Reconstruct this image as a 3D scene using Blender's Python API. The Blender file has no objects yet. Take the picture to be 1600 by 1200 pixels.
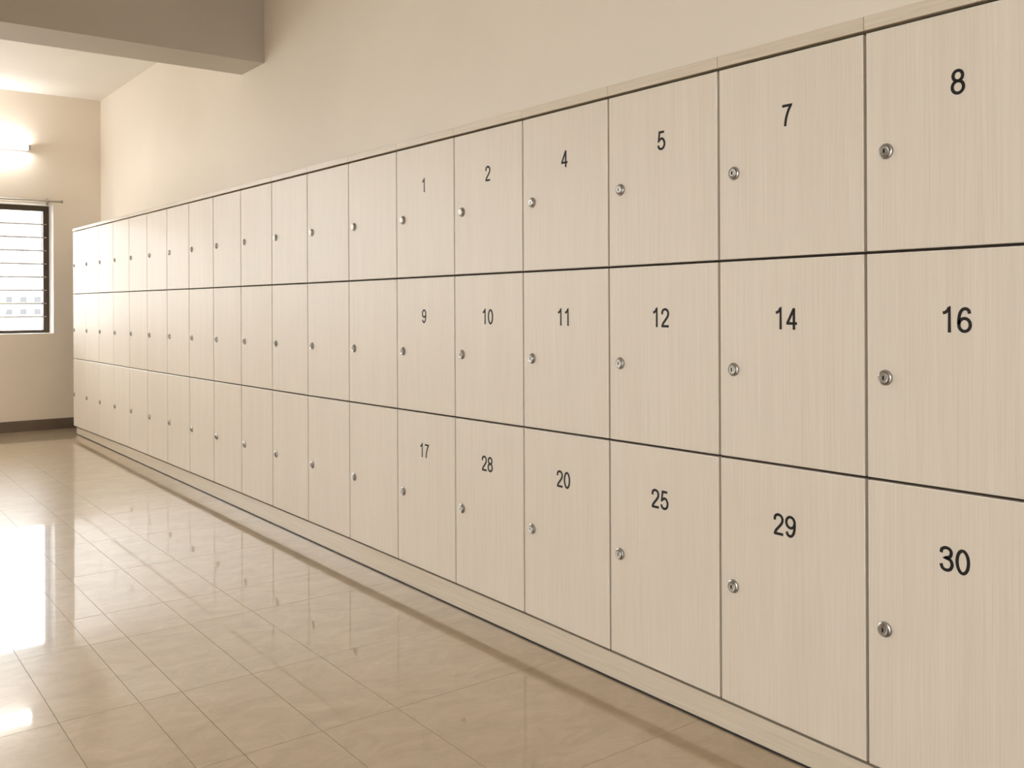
import bpy, bmesh, math, random
from mathutils import Matrix, Vector
random.seed(7)
scene = bpy.context.scene
COL = scene.collection

# ------------------------------------------------------------------ camera
EYE = 1.2342                                   # eye height above the floor, camera stands at x=0, y=0
YAW, ROLL, FPX, CY = 0.65027, -0.00446, 1469.31, 473.4
cam_d = bpy.data.cameras.new('camera'); cam = bpy.data.objects.new('camera', cam_d); COL.objects.link(cam)
cam_d.sensor_width = 36; cam_d.lens = FPX / 1600 * 36
cam_d.shift_y = -(600 - CY) / 1600; cam_d.clip_start = 0.05; cam_d.clip_end = 1000
cx_, sx_, cr, sr = math.cos(YAW), math.sin(YAW), math.cos(ROLL), math.sin(ROLL)
right, down, fwd = Vector((cx_, -sx_, 0)), Vector((0, 0, -1)), Vector((sx_, cx_, 0))
r2, d2 = right * cr - down * sr, right * sr + down * cr
cam.matrix_world = Matrix(((r2.x, -d2.x, -fwd.x, 0), (r2.y, -d2.y, -fwd.y, 0), (r2.z, -d2.z, -fwd.z, EYE), (0, 0, 0, 1)))
scene.camera = cam

# ------------------------------------------------------------------ sky, exposure
SKY_STRENGTH = 11.4
LAMP_STRENGTH = 54.0
world = bpy.data.worlds.new('overcast_sky'); scene.world = world; world.use_nodes = True
bg = world.node_tree.nodes['Background']; bg.inputs[0].default_value = (0.965, 0.985, 1.0, 1); bg.inputs[1].default_value = SKY_STRENGTH
vs = scene.view_settings
vs.view_transform = 'Standard'; vs.look = 'None'; vs.exposure = 0.19; vs.gamma = 1.0; vs.use_curve_mapping = False
scene.cycles.max_bounces = 14; scene.cycles.diffuse_bounces = 8; scene.cycles.glossy_bounces = 5
scene.cycles.transparent_max_bounces = 16; scene.cycles.caustics_reflective = False; scene.cycles.caustics_refractive = False
scene.cycles.sample_clamp_indirect = 8

# room: lockers stand along wall_right, camera looks along it to wall_far
XR, XL, YF, YB, ZC = 2.48, -4.0, 10.2, -3.6, 3.32
WT = 0.28                                       # wall thickness
# windows: wall, u0, u1, sill, head   (u runs along the wall)
WINDOWS = [('far', 0.46, 2.035, 0.953, 2.233), ('far', -3.85, -2.15, 0.953, 3.13), ('far', -1.95, -0.25, 0.953, 3.13),
           ('left', -2.5, 1.3, 0.703, 2.283), ('left', 6.6, 9.9, 0.953, 2.233)]  # all but the first are unseen, added and sized for the light they bring
for wl, u0, u1, z0, z1 in WINDOWS:              # sampling portals only: they give off no light of their own
    ld = bpy.data.lights.new('window_portal', 'AREA'); ld.shape = 'RECTANGLE'; ld.size = u1 - u0; ld.size_y = z1 - z0
    ld.cycles.is_portal = True
    lo = bpy.data.objects.new('window_portal', ld); COL.objects.link(lo)
    if wl == 'far':
        lo.location = ((u0 + u1) / 2, YF + WT + 0.03, (z0 + z1) / 2); lo.rotation_euler = (math.pi / 2, 0, math.pi)
        lo.rotation_euler = Vector((0, -1, 0)).to_track_quat('-Z', 'Y').to_euler()
    else:
        lo.location = (XL - WT - 0.03, (u0 + u1) / 2, (z0 + z1) / 2)
        lo.rotation_euler = Vector((1, 0, 0)).to_track_quat('-Z', 'Y').to_euler()

# ------------------------------------------------------------------ materials
def newmat(name):
    m = bpy.data.materials.new(name); m.use_nodes = True
    return m, m.node_tree, m.node_tree.nodes['Principled BSDF']
def L(nt, a, b): nt.links.new(a, b)
def srgb(r, g, b):
    f = lambda c: (c / 255 / 12.92) if c / 255 <= 0.04045 else ((c / 255 + 0.055) / 1.055) ** 2.4
    return (f(r), f(g), f(b), 1)
def plain(name, col, rough=0.5, metal=0.0, spec=0.5):
    m, nt, p = newmat(name)
    p.inputs['Base Color'].default_value = col; p.inputs['Roughness'].default_value = rough
    p.inputs['Metallic'].default_value = metal; p.inputs['Specular IOR Level'].default_value = spec
    return m
def paint(name, col, rough=0.6, var=0.05, scale=1.5, bump=0.03, spec=0.3):
    m, nt, p = newmat(name)
    g = nt.nodes.new('ShaderNodeNewGeometry')
    n = nt.nodes.new('ShaderNodeTexNoise'); n.inputs['Scale'].default_value = scale; n.inputs['Detail'].default_value = 4
    L(nt, g.outputs['Position'], n.inputs['Vector'])
    r = nt.nodes.new('ShaderNodeValToRGB')
    r.color_ramp.elements[0].position = 0.3; r.color_ramp.elements[1].position = 0.7
    r.color_ramp.elements[0].color = tuple(c * (1 - var) for c in col[:3]) + (1,)
    r.color_ramp.elements[1].color = tuple(min(1, c * (1 + var)) for c in col[:3]) + (1,)
    L(nt, n.outputs['Fac'], r.inputs['Fac']); L(nt, r.outputs['Color'], p.inputs['Base Color'])
    n2 = nt.nodes.new('ShaderNodeTexNoise'); n2.inputs['Scale'].default_value = 160; n2.inputs['Detail'].default_value = 2
    L(nt, g.outputs['Position'], n2.inputs['Vector'])
    b = nt.nodes.new('ShaderNodeBump'); b.inputs['Strength'].default_value = bump; b.inputs['Distance'].default_value = 0.01
    L(nt, n2.outputs['Fac'], b.inputs['Height']); L(nt, b.outputs['Normal'], p.inputs['Normal'])
    p.inputs['Roughness'].default_value = rough; p.inputs['Specular IOR Level'].default_value = spec
    return m
def wood(name, light, dark, axis, rough=0.44, spec=0.45, contrast=1.0):
    """pale laminate with fine straight grain running along axis ('z' or 'y')"""
    m, nt, p = newmat(name)
    tc = nt.nodes.new('ShaderNodeTexCoord'); oi = nt.nodes.new('ShaderNodeObjectInfo')
    add = nt.nodes.new('ShaderNodeVectorMath'); add.operation = 'MULTIPLY_ADD'
    add.inputs[0].default_value = (3.1, 7.3, 5.7)
    comb = nt.nodes.new('ShaderNodeCombineXYZ')
    for i in range(3): L(nt, oi.outputs['Random'], comb.inputs[i])
    L(nt, comb.outputs[0], add.inputs[1]); L(nt, tc.outputs['Object'], add.inputs[2])
    def grain(sc_cross, sc_long, detail, rgh):
        mp = nt.nodes.new('ShaderNodeMapping')
        mp.inputs['Scale'].default_value = (sc_cross, sc_cross, sc_long) if axis == 'z' else (sc_cross, sc_long, sc_cross)
        n = nt.nodes.new('ShaderNodeTexNoise'); n.inputs['Scale'].default_value = 1; n.inputs['Detail'].default_value = detail
        n.inputs['Roughness'].default_value = rgh
        L(nt, add.outputs[0], mp.inputs['Vector']); L(nt, mp.outputs[0], n.inputs['Vector'])
        return n
    fine, broad = grain(270, 3.2, 5, 0.72), grain(16, 0.9, 3, 0.5)
    mx = nt.nodes.new('ShaderNodeMix'); mx.data_type = 'FLOAT'; mx.inputs[0].default_value = 0.22
    L(nt, fine.outputs['Fac'], mx.inputs[2]); L(nt, broad.outputs['Fac'], mx.inputs[3])
    r = nt.nodes.new('ShaderNodeValToRGB')
    r.color_ramp.elements[0].position = 0.5 - 0.16 / contrast; r.color_ramp.elements[1].position = 0.5 + 0.16 / contrast
    r.color_ramp.elements[0].color = dark; r.color_ramp.elements[1].color = light
    L(nt, mx.outputs[0], r.inputs['Fac']); L(nt, r.outputs['Color'], p.inputs['Base Color'])
    b = nt.nodes.new('ShaderNodeBump'); b.inputs['Strength'].default_value = 0.03; b.inputs['Distance'].default_value = 0.002
    L(nt, fine.outputs['Fac'], b.inputs['Height']); L(nt, b.outputs['Normal'], p.inputs['Normal'])
    p.inputs['Roughness'].default_value = rough; p.inputs['Specular IOR Level'].default_value = spec
    return m

M_WALL = paint('cream_wall_paint', (0.80, 0.73, 0.635, 1), 0.55, 0.02)
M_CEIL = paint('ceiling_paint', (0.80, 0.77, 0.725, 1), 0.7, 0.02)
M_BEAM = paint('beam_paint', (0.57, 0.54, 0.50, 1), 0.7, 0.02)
M_DOOR = wood('pale_laminate_upright_grain', (0.785, 0.717, 0.622, 1), (0.695, 0.612, 0.512, 1), 'z')
M_RAIL = wood('pale_laminate_level_grain', (0.74, 0.66, 0.54, 1), (0.60, 0.51, 0.40, 1), 'y', 0.4)
M_EDGE = plain('painted_edge_highlight', (0.88, 0.83, 0.75, 1), 0.35)  # door chamfers painted paler to stand in for a bright halo line
M_CARC = plain('dark_carcass_board', (0.045, 0.032, 0.022, 1), 0.7, spec=0.2)
M_GAPSHADE = plain('brown_painted_shade', (0.20, 0.15, 0.105, 1), 0.7, spec=0.2)  # painted shade for the band below the door bottoms
M_SEAL = plain('black_sealant', (0.02, 0.017, 0.014, 1), 0.6)
M_METAL = plain('satin_nickel', (0.40, 0.375, 0.345, 1), 0.33, 1.0)
M_HOLE = plain('keyhole_black', (0.008, 0.008, 0.008, 1), 0.8, spec=0.1)
M_INK = plain('black_vinyl', (0.012, 0.010, 0.009, 1), 0.55, spec=0.3)
M_BASE = paint('grey_brown_skirting', (0.15, 0.12, 0.092, 1), 0.35, 0.12, 6)
M_GROUT = plain('tile_grout', (0.27, 0.195, 0.12, 1), 0.7)
M_FRAME = plain('dark_bronze_aluminium', (0.085, 0.062, 0.042, 1), 0.4, 0.3)
M_BAR = plain('pale_metal_bar', (0.62, 0.62, 0.62, 1), 0.4)
M_CLIP = plain('grey_metal', (0.42, 0.40, 0.38, 1), 0.4, 0.7)
M_GEDGE = plain('glass_edge', (0.16, 0.15, 0.14, 1), 0.3)
M_ROD = plain('brushed_steel', (0.50, 0.47, 0.43, 1), 0.3, 1.0)
M_WHITE = plain('white_enamel', (0.82, 0.82, 0.82, 1), 0.35)
M_HOLDER = plain('grey_plastic', (0.38, 0.38, 0.40, 1), 0.5)
M_REVEAL = paint('white_reveal_paint', (0.84, 0.80, 0.74, 1), 0.6, 0.01)

M_TUBE, nt, p = newmat('fluorescent_tube')
p.inputs['Base Color'].default_value = (0.9, 0.9, 0.9, 1)
p.inputs['Emission Color'].default_value = (1.0, 0.985, 0.96, 1); p.inputs['Emission Strength'].default_value = LAMP_STRENGTH

M_GLASS = bpy.data.materials.new('clear_glass'); M_GLASS.use_nodes = True; nt = M_GLASS.node_tree
nt.nodes.clear()
o_ = nt.nodes.new('ShaderNodeOutputMaterial'); mx = nt.nodes.new('ShaderNodeMixShader')
tr = nt.nodes.new('ShaderNodeBsdfTransparent'); tr.inputs[0].default_value = (0.96, 0.97, 0.97, 1)
gl = nt.nodes.new('ShaderNodeBsdfGlossy'); gl.inputs['Roughness'].default_value = 0.03
fr = nt.nodes.new('ShaderNodeFresnel'); fr.inputs[0].default_value = 1.35
L(nt, fr.outputs[0], mx.inputs[0]); L(nt, tr.outputs[0], mx.inputs[1]); L(nt, gl.outputs[0], mx.inputs[2]); L(nt, mx.outputs[0], o_.inputs[0])

# polished beige marble tile
M_TILE, nt, p = newmat('polished_beige_tile')
g = nt.nodes.new('ShaderNodeNewGeometry'); oi = nt.nodes.new('ShaderNodeObjectInfo')
sc_ = nt.nodes.new('ShaderNodeVectorMath'); sc_.operation = 'MULTIPLY_ADD'; sc_.inputs[0].default_value = (9, 13, 5)
comb = nt.nodes.new('ShaderNodeCombineXYZ')
for i in range(3): L(nt, oi.outputs['Random'], comb.inputs[i])
L(nt, comb.outputs[0], sc_.inputs[1]); L(nt, g.outputs['Position'], sc_.inputs[2])
mp = nt.nodes.new('ShaderNodeMapping'); mp.inputs['Scale'].default_value = (1.0, 1.7, 1.0); mp.inputs['Rotation'].default_value = (0, 0, 0.6)
L(nt, sc_.outputs[0], mp.inputs['Vector'])
n1 = nt.nodes.new('ShaderNodeTexNoise'); n1.inputs['Scale'].default_value = 6.0; n1.inputs['Detail'].default_value = 10; n1.inputs['Roughness'].default_value = 0.74
n1.inputs['Distortion'].default_value = 0.9
L(nt, mp.outputs[0], n1.inputs['Vector'])
r1 = nt.nodes.new('ShaderNodeValToRGB'); e = r1.color_ramp.elements
e[0].position = 0.30; e[0].color = (0.43, 0.33, 0.215, 1)
e[1].position = 0.52; e[1].color = (0.505, 0.395, 0.268, 1)
x = e.new(0.64); x.color = (0.545, 0.435, 0.305, 1)
x = e.new(0.74); x.color = (0.66, 0.57, 0.44, 1)
L(nt, n1.outputs['Fac'], r1.inputs['Fac']); L(nt, r1.outputs['Color'], p.inputs['Base Color'])
p.inputs['Roughness'].default_value = 0.30; p.inputs['Specular IOR Level'].default_value = 0.5
p.inputs['Coat Weight'].default_value = 1.0; p.inputs['Coat Roughness'].default_value = 0.04; p.inputs['Coat IOR'].default_value = 1.65

# ------------------------------------------------------------------ mesh helpers
class MB:
    """collects shapes in world coordinates, build() links them as one mesh object"""
    def __init__(self): self.v, self.f, self.mi = [], [], []
    def quadmesh(self, verts, faces, mi=0):
        o = len(self.v); self.v += [Vector(q) for q in verts]
        for fc in faces: self.f.append(tuple(o + i for i in fc)); self.mi.append(mi)
        return self
    def box(self, a, b, mi=0):
        x0, y0, z0 = a; x1, y1, z1 = b
        if x0 > x1: x0, x1 = x1, x0
        if y0 > y1: y0, y1 = y1, y0
        if z0 > z1: z0, z1 = z1, z0
        return self.quadmesh([(x0, y0, z0), (x1, y0, z0), (x1, y1, z0), (x0, y1, z0), (x0, y0, z1), (x1, y0, z1), (x1, y1, z1), (x0, y1, z1)],
            [(0, 3, 2, 1), (4, 5, 6, 7), (0, 1, 5, 4), (1, 2, 6, 5), (2, 3, 7, 6), (3, 0, 4, 7)], mi)
    def tube(self, a, b, rad, n=16, mi=0, r_end=None):
        a, b = Vector(a), Vector(b); d = (b - a).normalized()
        u = d.orthogonal().normalized(); w = d.cross(u); r_end = rad if r_end is None else r_end
        vs_ = [a + (u * math.cos(2 * math.pi * i / n) + w * math.sin(2 * math.pi * i / n)) * rad for i in range(n)]
        vs_ += [b + (u * math.cos(2 * math.pi * i / n) + w * math.sin(2 * math.pi * i / n)) * r_end for i in range(n)]
        fs = [(i, (i + 1) % n, n + (i + 1) % n, n + i) for i in range(n)] + [tuple(range(n - 1, -1, -1)), tuple(range(n, 2 * n))]
        return self.quadmesh(vs_, fs, mi)
    def lathe(self, o, axis, prof, n=28, mi=0):
        """prof: (distance along axis, radius)"""
        o, d = Vector(o), Vector(axis).normalized(); u = d.orthogonal().normalized(); w = d.cross(u)
        vs_, fs = [], []
        for h, r in prof:
            for i in range(n):
                t = 2 * math.pi * i / n; vs_.append(o + d * h + (u * math.cos(t) + w * math.sin(t)) * r)
        for k in range(len(prof) - 1):
            for i in range(n):
                j = (i + 1) % n; fs.append((k * n + i, k * n + j, (k + 1) * n + j, (k + 1) * n + i))
        fs.append(tuple(range((len(prof) - 1) * n, len(prof) * n)))
        return self.quadmesh(vs_, fs, mi)
    def build(self, name, mats, parent=None, origin=None, smooth=False):
        if not isinstance(mats, (list, tuple)): mats = [mats]
        if origin is None:
            lo = Vector([min(q[i] for q in self.v) for i in range(3)]); hi = Vector([max(q[i] for q in self.v) for i in range(3)])
            origin = Vector(((lo.x + hi.x) / 2, (lo.y + hi.y) / 2, lo.z))
        origin = Vector(origin)
        me = bpy.data.meshes.new(name); me.from_pydata([tuple(q - origin) for q in self.v], [], self.f)
        for m in mats: me.materials.append(m)
        for pl, mi in zip(me.polygons, self.mi): pl.material_index = mi
        bm = bmesh.new(); bm.from_mesh(me); bmesh.ops.recalc_face_normals(bm, faces=bm.faces); bm.to_mesh(me); bm.free()
        if smooth:
            me.polygons.foreach_set('use_smooth', [True] * len(me.polygons)); me.set_sharp_from_angle(angle=math.radians(35))
        return link(name, me, parent, origin)
WLOC = {}
def link(name, data, parent=None, origin=(0, 0, 0)):
    o = bpy.data.objects.new(name, data); COL.objects.link(o)
    origin = Vector(origin); WLOC[o.name] = origin
    if parent is not None: o.parent = parent; o.location = origin - WLOC[parent.name]
    else: o.location = origin
    return o
def thing(name, label, cat, loc, group=None):
    o = link(name, None, None, loc); o.empty_display_size = 0.1
    return tag(o, label, cat, group)
def tag(o, label, cat, group=None):
    o['label'] = label; o['category'] = cat
    if group: o['group'] = group
    return o
def structure(o): o['kind'] = 'structure'; return o

# ------------------------------------------------------------------ room shell
def wall_with_holes(name, to_world, ua, ub, za, zb, holes, mat):
    """to_world maps (u, depth, z) ; depth 0 = room face, WT = outer face"""
    mb = MB(); us = sorted({ua, ub} | {h[0] for h in holes} | {h[1] for h in holes})
    for a, b in zip(us[:-1], us[1:]):
        hs = [h for h in holes if h[0] <= a + 1e-6 and h[1] >= b - 1e-6]
        spans = [(za, zb)] if not hs else [(za, hs[0][2]), (hs[0][3], zb)]
        for s0, s1 in spans: mb.box(to_world(a, 0, s0), to_world(b, WT, s1))
    return structure(mb.build(name, mat))
far_w = lambda u, d, z: (u, YF + d, z)
left_w = lambda u, d, z: (XL - d, u, z)
wall_with_holes('wall_far', far_w, XL, XR, 0, ZC, [w[1:] for w in WINDOWS if w[0] == 'far'], M_WALL)
wall_with_holes('wall_left', left_w, YB, YF, 0, ZC, [w[1:] for w in WINDOWS if w[0] == 'left'], M_WALL)
structure(MB().box((XR, YB, 0), (XR + WT, YF, ZC)).build('wall_right', M_WALL))
structure(MB().box((XL, YB - WT, 0), (XR, YB, ZC)).build('wall_back', M_WALL))
structure(MB().box((XL - WT, YB - WT, ZC), (XR + WT, YF + WT, ZC + 0.2)).build('ceiling', M_CEIL))
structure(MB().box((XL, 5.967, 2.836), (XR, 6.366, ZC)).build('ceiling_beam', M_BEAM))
structure(MB().box((XL, YF - 0.013, 0), (XR, YF, 0.106)).build('baseboard_far', M_BASE))
structure(MB().box((XL, YB, 0), (XL + 0.013, YF - 0.013, 0.106)).build('baseboard_left', M_BASE))

# floor: bedding plus single tiles
floor = structure(MB().box((XL - WT, YB - WT, -0.2), (XR + WT, YF + WT, -0.0012)).build('floor', M_GROUT))
xc = [XL, -3.59, -2.99, -2.39, -1.79, -1.19, -0.59, 0.01, 0.612, 0.842, 0.972, 1.205, 1.453, XR]
yc = [YB, -3.08, -2.46, -1.84, -1.22, -0.6, 0.02, 0.64, 1.26, 1.879, 2.498, 3.025, 3.645, 3.977, 4.6, 5.22, 5.84, 6.46, 7.08, 7.7, 8.32, 8.94, 9.56, YF]
GR = 0.0008
for i in range(len(xc) - 1):
    for j in range(len(yc) - 1):
        x0, x1, y0, y1 = xc[i] + GR, xc[i + 1] - GR, yc[j] + GR, yc[j + 1] - GR
        c = Vector(((x0 + x1) / 2, (y0 + y1) / 2, 0)); tx, ty = random.gauss(0, 0.00012), random.gauss(0, 0.00012)
        zz = lambda x, y: min(0.0005, max(-0.0006, (x - c.x) * tx + (y - c.y) * ty))
        MB().quadmesh([(x0, y0, -0.0015), (x1, y0, -0.0015), (x1, y1, -0.0015), (x0, y1, -0.0015),
                       (x0, y0, zz(x0, y0)), (x1, y0, zz(x1, y0)), (x1, y1, zz(x1, y1)), (x0, y1, zz(x0, y1))],
                      [(4, 5, 6, 7), (0, 1, 5, 4), (1, 2, 6, 5), (2, 3, 7, 6), (3, 0, 4, 7)]).build('tile', M_TILE, floor, c)

# ------------------------------------------------------------------ windows with glass louvres
FD = 0.205                                      # depth of the frame behind the room face
def louvre_window(n, wl, u0, u1, z0, z1):
    W = far_w if wl == 'far' else left_w
    mb = MB(); fw = 0.038
    mb.box(W(u0, FD, z0), W(u0 + fw, FD + 0.05, z1)); mb.box(W(u1 - fw, FD, z0), W(u1, FD + 0.05, z1))
    mb.box(W(u0 + fw, FD, z0), W(u1 - fw, FD + 0.05, z0 + 0.032)); mb.box(W(u0 + fw, FD, z1 - 0.055), W(u1 - fw, FD + 0.05, z1))
    root = structure(mb.build('window_%d' % n, M_FRAME))
    a, b = z0 + 0.032, z1 - 0.055
    for s in (u0 + 0.046, u1 - 0.046):          # louvre carriers and the thin operating rods
        k = 1 if s < (u0 + u1) / 2 else -1
        MB().box(W(s - 0.012, FD - 0.012, a), W(s + 0.012, FD + 0.004, b)).build('louvre_channel', M_FRAME, root)
        MB().tube(W(s + k * 0.022, FD - 0.012, a), W(s + k * 0.022, FD - 0.012, b), 0.004, 8).build('operating_rod', M_CLIP, root)
    N = 9; ph = (b - a) / N
    for i in range(N):
        zc_ = a + ph * i
        lo_d, hi_d = FD + 0.0, FD + 0.024       # each pane leans outwards at its top
        t = 0.005
        u_a, u_b = u0 + 0.05, u1 - 0.05
        P = [W(u_a, lo_d, zc_ + 0.001), W(u_b, lo_d, zc_ + 0.001), W(u_b, lo_d + t, zc_ + 0.001), W(u_a, lo_d + t, zc_ + 0.001),
             W(u_a, hi_d, zc_ + ph + 0.006), W(u_b, hi_d, zc_ + ph + 0.006), W(u_b, hi_d + t, zc_ + ph + 0.006), W(u_a, hi_d + t, zc_ + ph + 0.006)]
        mb = MB(); mb.quadmesh(P, [(0, 1, 5, 4), (2, 3, 7, 6)], 0); mb.quadmesh(P, [(0, 3, 2, 1), (4, 5, 6, 7), (1, 2, 6, 5), (3, 0, 4, 7)], 1)
        mb.build('pane', [M_GLASS, M_GEDGE], root)
        if i:
            MB().box(W(u0 + 0.05, FD - 0.012, zc_ - 0.0075), W(u1 - 0.05, FD - 0.006, zc_ + 0.0075)).build('louvre_bar', M_BAR, root)
            for s in (u0 + 0.046, u1 - 0.046):
                MB().box(W(s - 0.024, FD - 0.02, zc_ - 0.004), W(s + 0.018, FD + 0.002, zc_ + 0.006)).build('louvre_clip', M_CLIP, root)
    mb = MB(); e_ = 0.002                       # white painted lining of the opening
    mb.box(W(u0, 0.001, z0), W(u0 + e_, FD, z1)); mb.box(W(u1 - e_, 0.001, z0), W(u1, FD, z1))
    mb.box(W(u0, 0.001, z0), W(u1, FD, z0 + e_)); mb.box(W(u0, 0.001, z1 - e_), W(u1, FD, z1))
    mb.build('window_lining', M_REVEAL, root)
for n, w in enumerate(WINDOWS): louvre_window(n + 1, *w)

# ------------------------------------------------------------------ tube lamps and curtain rods on the far wall
def tube_lamp(wl, u0, u1, zc_, label):
    W = (lambda u, d, z: (u, YF - d, z)) if wl == 'far' else (lambda u, d, z: (XL + d, u, z))
    t = thing('tube_lamp', label, 'lamp', W((u0 + u1) / 2, 0, zc_))
    P = [W(u, d, zc_ + h) for u in (u0, u1) for d, h in ((0, -0.035), (0.035, -0.022), (0.035, 0.022), (0, 0.035))]
    MB().quadmesh(P, [(0, 1, 2, 3), (7, 6, 5, 4), (0, 4, 5, 1), (1, 5, 6, 2), (2, 6, 7, 3), (3, 7, 4, 0)]).build('batten', M_WHITE, t)
    for s, u in ((1, u0), (-1, u1)):
        MB().box(W(u, 0.085, zc_ - 0.02), W(u + s * 0.022, 0.035, zc_ + 0.02)).build('lamp_holder', M_HOLDER, t)
    MB().tube(W(u0 + 0.022, 0.065, zc_), W(u1 - 0.022, 0.065, zc_), 0.016, 20).build('fluorescent_tube', M_TUBE, t, smooth=True)
tube_lamp('far', 0.58, 1.82, 2.768, 'glowing white tube lamp above the window beside the locker row')

def curtain_rod(x0, x1, z, label):
    t = thing('curtain_rod', label, 'curtain rod', ((x0 + x1) / 2, YF, z))
    MB().tube((x0, YF - 0.07, z), (x1, YF - 0.07, z), 0.0105, 16).build('rod', M_ROD, t, smooth=True)
    for x, s in ((x0, -1), (x1, 1)):
        MB().lathe((x, YF - 0.07, z), (s, 0, 0), [(0, 0.006), (0.002, 0.016), (0.016, 0.016), (0.022, 0.008)], 16).build('end_cap', M_ROD, t, smooth=True)
    for x in (x0 + 0.11, x1 - 0.11):
        mb = MB(); mb.box((x - 0.010, YF - 0.006, z - 0.035), (x + 0.010, YF, z + 0.03)); mb.tube((x, YF - 0.004, z), (x, YF - 0.07, z), 0.006, 10)
        mb.lathe((x - 0.008, YF - 0.07, z), (1, 0, 0), [(0, 0.0108), (0, 0.017), (0.016, 0.017), (0.016, 0.0108)], 16)
        mb.build('bracket', M_CLIP, t)
curtain_rod(0.36, 2.088, 2.258, 'thin steel curtain rod over the window beside the locker row')


# ------------------------------------------------------------------ lockers
XP = 2.1252                                     # face of the recessed plinth
XD = 2.1                                        # plane of the door faces
SEAM = [0.862, 1.3200, 1.7838, 2.2422, 2.6957, 3.1427, 3.5977, 4.0494, 4.5058, 4.9619, 5.4202, 5.8837, 6.3474, 6.8211, 7.2977, 7.7770, 8.2509, 8.7312, 9.2006, 9.6806]
poly = lambda a, b, c: (lambda y: a * y * y + b * y + c)
def interp(pts):
    pts = sorted(pts)
    def f(y):
        if y <= pts[0][0]: (a, za), (b, zb) = pts[0], pts[1]
        elif y >= pts[-1][0]: (a, za), (b, zb) = pts[-2], pts[-1]
        else:
            for k in range(len(pts) - 1):
                if pts[k][0] <= y <= pts[k + 1][0]: (a, za), (b, zb) = pts[k], pts[k + 1]; break
        return za + (zb - za) * (y - a) / (b - a)
    return f
T0 = interp([(0.9, 1.9368), (2.7, 1.9366), (5.5, 1.943), (9.7, 1.9600)])         # top of the top panel
T1 = interp([(0.9, 1.8985), (2.7, 1.9020), (5.5, 1.9150), (9.7, 1.9330)])        # gap below the top panel
L1 = interp([(0.9, 1.3565), (2.24, 1.3485), (4.36, 1.3414), (6.35, 1.3382), (9.7, 1.3379)])
L2 = interp([(0.9, 0.8030), (2.24, 0.7885), (4.51, 0.7602), (7.3, 0.7372), (9.7, 0.7235)])
LB = interp([(0.9, 0.0905), (1.79, 0.1017), (2.70, 0.1106), (4.06, 0.1150), (5.5, 0.1125), (7.8, 0.1026), (9.7, 0.0838)])
K1 = interp([(1.0, 1.598), (2.6, 1.593), (4.5, 1.599), (9.6, 1.606)])            # lock heights, row by row
K2 = interp([(1.26, 1.0492), (2.6, 1.0352), (4.45, 1.0189), (6.3, 1.0102), (9.6, 0.9965)])
K3 = interp([(1.26, 0.438), (2.6, 0.4235), (4.45, 0.4103), (6.3, 0.3990), (9.6, 0.3838)])
NUM = [('8', '16', '30'), ('7', '14', '29'), ('5', '12', '25'), ('4', '11', '20'), ('2', '10', '28'), ('1', '9', '17')]
NZ = [(1.732, 1.191, 0.642), (1.731, 1.189, 0.636), (1.7275, 1.187, 0.631), (1.728, 1.184, 0.625), (1.7285, 1.182, 0.619), (1.730, 1.180, 0.614)]
ORD = ['', 'first', 'second', 'third', 'fourth', 'fifth', 'sixth', 'seventh', 'eighth', 'ninth', 'tenth', 'eleventh', 'twelfth', 'thirteenth']

# shared lock: domed flange, groove and key cylinder, axis towards the room (-x)
mb = MB()
mb.lathe((0, 0, 0), (-1, 0, 0), [(-0.004, 0.0185), (0.0015, 0.0190), (0.004, 0.0178), (0.0055, 0.0150), (0.0050, 0.0138), (0.0085, 0.0132), (0.0095, 0.0120), (0.0090, 0.0092), (0.0100, 0.0086), (0.0100, 0.0040)], 32)
LOCK_ME = None; HOLE_ME = None
def lock_meshes():
    global LOCK_ME, HOLE_ME
    o = mb.build('lock', M_METAL, None, (0, 0, 0), smooth=True); LOCK_ME = o.data; bpy.data.objects.remove(o)
    h = MB(); n = 20
    ring = [(math.cos(2 * math.pi * k / n) * 0.0022, math.sin(2 * math.pi * k / n) * 0.0022 + (0.0032 if math.sin(2 * math.pi * k / n) > 0 else -0.0032)) for k in range(n)]
    h.quadmesh([(-0.0094, a, b) for a, b in ring] + [(-0.0103, a, b) for a, b in ring],
               [(k, (k + 1) % n, n + (k + 1) % n, n + k) for k in range(n)] + [tuple(range(n, 2 * n))])
    o = h.build('keyhole', M_HOLE, None, (0, 0, 0)); HOLE_ME = o.data; bpy.data.objects.remove(o)
lock_meshes()

def ellipse(cx, cy, rx, ry, a0, a1, n=20):
    return [(cx + rx * math.cos(math.radians(a0 + (a1 - a0) * k / n)), cy + ry * math.sin(math.radians(a0 + (a1 - a0) * k / n))) for k in range(n + 1)]
def smooth(pts, n=6):
    out = []
    for k in range(len(pts) - 1):
        p0, p1, p2, p3 = pts[max(k - 1, 0)], pts[k], pts[k + 1], pts[min(k + 2, len(pts) - 1)]
        for j in range(n):
            t = j / n
            out.append(tuple(0.5 * (2 * p1[i] + (p2[i] - p0[i]) * t + (2 * p0[i] - 5 * p1[i] + 4 * p2[i] - p3[i]) * t * t + (3 * p1[i] - p0[i] - 3 * p2[i] + p3[i]) * t ** 3) for i in (0, 1)))
    return out + [pts[-1]]
SIX = smooth([(0.475, 0.75), (0.43, 0.885), (0.305, 0.945), (0.18, 0.885), (0.095, 0.72), (0.06, 0.48)]) + ellipse(0.28, 0.31, 0.218, 0.252, 175, 535, 32)
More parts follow.
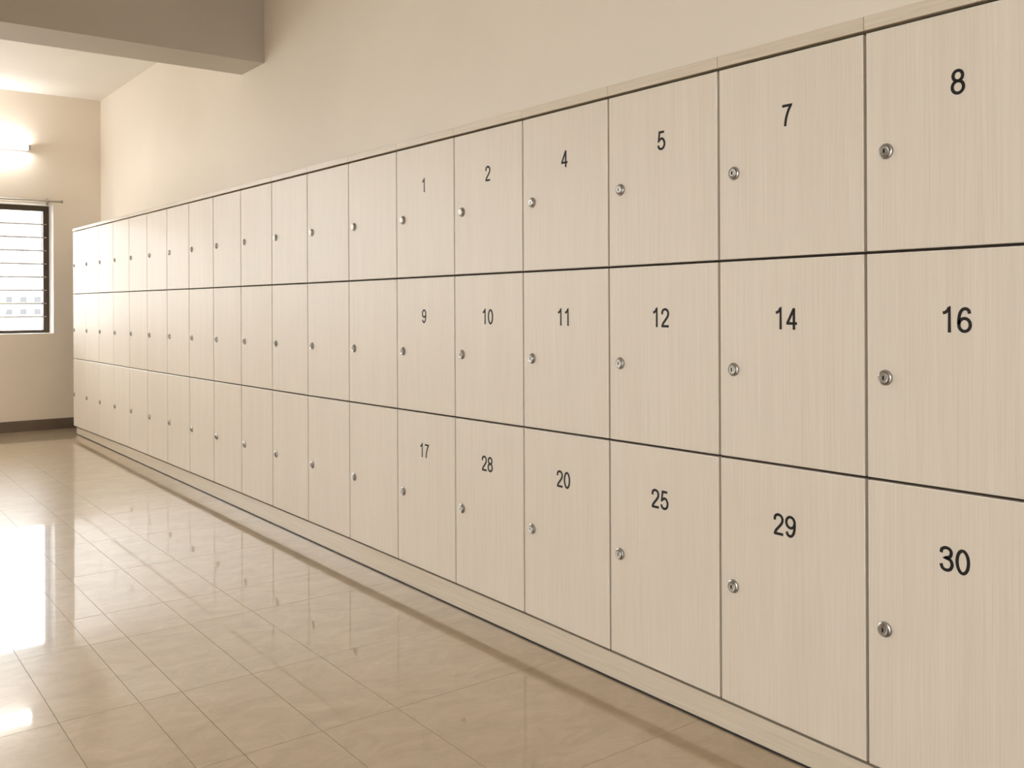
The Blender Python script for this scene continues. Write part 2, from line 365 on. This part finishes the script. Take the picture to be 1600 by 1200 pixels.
STROKES = {                                     # centre lines of plain grotesque figures, x 0..0.56, y 0..1
    '0': ellipse(0.28, 0.5, 0.218, 0.444, 90, 450, 40),
    '1': [(0.07, 0.775), (0.17, 0.80), (0.25, 0.86), (0.302, 0.955), (0.325, 0.97), (0.325, 0.0)],
    '2': smooth([(0.066, 0.68), (0.095, 0.85), (0.20, 0.935), (0.29, 0.945), (0.41, 0.90), (0.485, 0.77), (0.46, 0.60), (0.33, 0.42), (0.16, 0.23), (0.075, 0.075)])[:-1] + [(0.085, 0.056), (0.52, 0.056)],
    '3': smooth([(0.07, 0.72), (0.105, 0.87), (0.26, 0.945), (0.41, 0.895), (0.465, 0.765), (0.41, 0.605), (0.22, 0.535)]) + smooth([(0.26, 0.535), (0.43, 0.475), (0.498, 0.30), (0.43, 0.12), (0.275, 0.056), (0.125, 0.115), (0.06, 0.28)]),
    '4': [(0.40, 0.0), (0.40, 0.93), (0.385, 0.93), (0.068, 0.315), (0.068, 0.285), (0.56, 0.285)],
    '5': [(0.475, 0.942), (0.155, 0.942), (0.092, 0.478)] + smooth([(0.105, 0.485), (0.26, 0.60), (0.41, 0.55), (0.497, 0.34), (0.43, 0.13), (0.275, 0.056), (0.13, 0.11), (0.06, 0.26)]),
    '6': SIX,
    '7': [(0.05, 0.942), (0.505, 0.942)] + smooth([(0.495, 0.915), (0.37, 0.70), (0.27, 0.42), (0.22, 0.18), (0.20, 0.0)]),
    '8': ellipse(0.28, 0.74, 0.185, 0.204, 270, 630, 32) + ellipse(0.28, 0.295, 0.218, 0.240, 90, 450, 32),
    '9': [(0.56 - a, 1 - b) for a, b in SIX]}
DIGIT = {}
FIG_H, FIG_W = 0.0578, 0.060                    # height of the figures, horizontal scale
def digit_mesh(ch):
    """one figure as a thin black sticker, centred on x = 0.28 of its box"""
    if ch in DIGIT: return DIGIT[ch]
    P = []
    for q in STROKES[ch]:
        if not P or (q[0] - P[-1][0]) ** 2 + (q[1] - P[-1][1]) ** 2 > 1e-6: P.append(q)
    P = [Vector(q) for q in P]; h = 0.063; Lf, Rt = [], []
    for k, q in enumerate(P):
        t0 = (q - P[k - 1]).normalized() if k else None; t1 = (P[k + 1] - q).normalized() if k < len(P) - 1 else None
        if t0 is None: t0 = t1
        if t1 is None: t1 = t0
        n0, n1 = Vector((-t0.y, t0.x)), Vector((-t1.y, t1.x)); m_ = n0 + n1
        m_ = m_.normalized() if m_.length > 1e-4 else n0
        w = h / max(0.6, m_.dot(n0))
        Lf.append(q + m_ * w); Rt.append(q - m_ * w)
    n = len(P); V = []
    for x in (-0.0007, -0.0001):
        for side in (Lf, Rt): V += [(x, -(a.x - 0.28) * FIG_W, (a.y - 0.5) * FIG_H) for a in side]
    F = []
    for k in range(n - 1):
        F += [(k, k + 1, n + k + 1, n + k), (2 * n + k, 3 * n + k, 3 * n + k + 1, 2 * n + k + 1), (k, 2 * n + k, 2 * n + k + 1, k + 1), (n + k, n + k + 1, 3 * n + k + 1, 3 * n + k)]
    F += [(0, n, 3 * n, 2 * n), (n - 1, 3 * n - 1, 4 * n - 1, 2 * n - 1)]
    me = bpy.data.meshes.new('digit'); me.from_pydata(V, [], F); me.materials.append(M_INK)
    DIGIT[ch] = me
    return me
def put_number(txt, door, y, z):
    adv = 0.63 * FIG_W; yy = y + adv * (len(txt) - 1) / 2
    for c in txt:
        link('digit', digit_mesh(c), door, (XD, yy, z))['label'] = 'black digit %s' % c
        yy -= adv

def panel(y0, y1, zl, zh, x0, x1, ch):
    """board between y0..y1, its lower and upper edge follow zl(y), zh(y); chamfered front edge"""
    m = MB()
    B = [(x1, y0, zl(y0)), (x1, y1, zl(y1)), (x1, y1, zh(y1)), (x1, y0, zh(y0))]
    O = [(x0 + ch, q[1], q[2]) for q in B]
    I = [(x0, y0 + ch, zl(y0) + ch), (x0, y1 - ch, zl(y1) + ch), (x0, y1 - ch, zh(y1) - ch), (x0, y0 + ch, zh(y0) - ch)]
    V = B + O + I
    m.quadmesh(V, [(8, 9, 10, 11), (0, 1, 2, 3)] + [(k, (k + 1) % 4, 4 + (k + 1) % 4, 4 + k) for k in range(4)], 0)
    m.quadmesh(V, [(4 + k, 4 + (k + 1) % 4, 8 + (k + 1) % 4, 8 + k) for k in range(4)], 1)
    return m

GV, GH, GT = 0.0042, 0.0036, 0.0050             # half widths of the door gaps
for i in range(19):
    y0, y1 = SEAM[i], SEAM[i + 1]; yc_ = (y0 + y1) / 2
    if i < 6:
        a, b, c = NUM[i]; lab = ('pale wood locker column numbered %s, %s, %s, ' % (a, b, c)) + ('nearest, cut off by the right photo edge', 'second from the right photo edge', 'third from the right photo edge', 'fourth from the right photo edge', 'fifth from the right photo edge', 'last numbered one before the plain doors')[i]
    elif i == 6: lab = 'unnumbered pale wood locker column directly beside the doors numbered 1, 9 and 17'
    elif i == 18: lab = 'unnumbered pale wood locker column at the far end, beside the window wall'
    else: lab = 'unnumbered pale wood locker column, %s counted from the far window end' % ORD[19 - i]
    unit = thing('locker_unit', lab, 'locker', (XD + 0.19, yc_, 0.1), 'locker columns along the right wall')
    # carcass: sides, shelves, back, set just behind the doors
    mb = MB(); xf, xb = XD + 0.021, XR - 0.004
    zb0, zt0 = max(LB(y0), LB(y1)) + 0.004, min(T1(y0), T1(y1)) - 0.001
    e0, e1 = y0 + 0.0004, y1 - 0.0004
    mb.box((xf, e0, zb0), (xb, e0 + 0.016, zt0)); mb.box((xf, e1 - 0.016, zb0), (xb, e1, zt0)); mb.box((xb - 0.01, e0 + 0.016, zb0), (xb, e1 - 0.016, zt0))
    for f in (lambda y: zb0 + 0.009, L2, L1, lambda y: zt0 - 0.009):
        z = f(yc_); mb.box((xf, e0 + 0.016, z - 0.009), (xb - 0.01, e1 - 0.016, z + 0.009))
    mb.build('carcass', M_CARC, unit)
    # top panel: one board for each column
    panel(y0 + 0.0006, y1 - 0.0006, lambda y: T1(y) + GT * 0.6, T0, XD - 0.002, XR - 0.002, 0.0012).build('top_panel', [M_RAIL, M_RAIL], unit)
    for rrow, (zl, zh, zk) in enumerate(((L1, T1, K1), (L2, L1, K2), (LB, L2, K3))):
        lo = (lambda y, f=zl: f(y) + (GH if f is not LB else 0.0)); hi = (lambda y, f=zh: f(y) - (GH if f is not T1 else GT))
        m = panel(y0 + GV, y1 - GV, lo, hi, XD, XD + 0.018, 0.0024)
        d = m.build('door', [M_DOOR, M_EDGE], unit)
        yk = y1 - (0.0575 if rrow == 0 else 0.053 if rrow == 1 else 0.0485)
        if i > 13: yk += 0.008
        link('lock', LOCK_ME, d, (XD, yk, zk(yk)))['label'] = 'round nickel cam lock'
        link('keyhole', HOLE_ME, d, (XD, yk, zk(yk)))
        if i < 6:
            t = NUM[i][rrow]; d['label'] = 'pale wood locker door numbered %s in black' % t
            yn = (1.085, 1.549, 2.005, 2.460, 2.909, 3.3685)[i] + (0, 0.006, 0.0125)[rrow] * (1 if i < 5 else 0.5)
            put_number(t, d, yn, NZ[i][rrow])
# recessed plinth under the whole row
pl = thing('plinth', 'low recessed pale wood plinth running under the whole locker row', 'plinth', (2.3, 5.2, 0))
ys = [SEAM[0], 1.79, 2.7, 4.06, 5.5, 7.8, SEAM[-1] - 0.004]
def level_board(x0, zl, zt):
    m = MB()
    for a, b in zip(ys[:-1], ys[1:]):
        m.quadmesh([(x0, a, zl(a)), (x0, b, zl(b)), (x0, b, zt(b)), (x0, a, zt(a)), (XR - 0.01, a, zl(a)), (XR - 0.01, b, zl(b)), (XR - 0.01, b, zt(b)), (XR - 0.01, a, zt(a))],
                   [(0, 1, 2, 3), (7, 6, 5, 4), (0, 4, 5, 1), (3, 2, 6, 7)] + ([(0, 3, 7, 4)] if a == ys[0] else []) + ([(1, 5, 6, 2)] if b == ys[-1] else []))
    return m
level_board(XP, lambda y: 0.001, lambda y: LB(y) - 0.020).build('plinth_board', M_RAIL, pl)
level_board(XP + 0.012, lambda y: LB(y) - 0.0195, lambda y: LB(y) + 0.001).build('under_door_shade_strip', M_GAPSHADE, pl)  # brown strip stands in for the doors' shadow on the plinth
MB().box((XP - 0.004, SEAM[0], 0.0006), (XP, SEAM[-1] - 0.004, 0.0050)).build('sealant_strip', M_SEAL, pl)

# ------------------------------------------------------------------ outside
M_FACADE = paint('white_facade', (0.38, 0.375, 0.37, 1), 0.8, 0.02)
M_DGLASS = plain('far_window_glass', (0.05, 0.05, 0.056, 1), 0.5)
M_SHUT = plain('pale_shutter', (0.20, 0.20, 0.21, 1), 0.6)
M_GROUND = paint('pale_paving', (0.55, 0.52, 0.47, 1), 0.9, 0.1, 0.2)
M_BARK = paint('bark', (0.22, 0.15, 0.10, 1), 0.9, 0.2, 4)
M_LEAF = paint('autumn_leaves', (0.52, 0.34, 0.17, 1), 0.8, 0.25, 3)
structure(MB().box((-200, 14, -10.3), (260, 420, -10)).build('ground', M_GROUND))
bl = thing('apartment_building', 'white apartment block with grey windows seen through the louvres', 'building', (35, 235, -10))
mb = MB().box((5, 235.4, -10), (75, 250, 27)).box((-170, 236, -10), (5, 250, 25)); mb.build('facade', M_FACADE, bl)  # left wing is unseen, added to dim the sky reflected in far doors
for r_ in range(-3, 9):
    for c_ in range(-5, 4):
        x = 40.6 + c_ * 2.9; z = 2.5 + r_ * 2.75 - 2.6 * 0
        if r_ in (-2, 1, 2) or (r_ > 2 and c_ % 3 == 1): continue
        fr_ = MB().box((x - 0.75, 235.1, z - 0.75), (x + 0.75, 235.45, z + 0.75)).build('window', M_FACADE, bl)
        MB().box((x - 0.65, 235.0, z - 0.62), (x + 0.65, 235.1, z + 0.62)).build('pane', M_DGLASS if r_ < 1 else M_SHUT, fr_)
tr_ = thing('tree', 'pale orange-brown leafy tree outside, at the lower left of the window', 'tree', (5.6, 45, -10))
MB().tube((5.6, 45, -10), (5.5, 45, 1), 0.22, 10, 0, 0.08).build('trunk', M_BARK, tr_)
mb = MB(); rr = random.Random(3)
for k in range(2600):
    th, ph, q = rr.uniform(0, 6.283), math.acos(rr.uniform(-1, 1)), rr.random() ** 0.4
    c = Vector((5.3 + 1.8 * q * math.sin(ph) * math.cos(th), 45 + 1.8 * q * math.sin(ph) * math.sin(th), 1.3 + 2.2 * q * math.cos(ph)))
    a = Vector((rr.gauss(0, 1), rr.gauss(0, 1), rr.gauss(0, 1))).normalized(); b = a.orthogonal().normalized(); s = rr.uniform(0.07, 0.14)
    mb.quadmesh([c - a * s, c + b * s * 0.5, c + a * s, c - b * s * 0.5], [(0, 1, 2, 3)])
mb.build('foliage', M_LEAF, tr_)['kind'] = 'stuff'
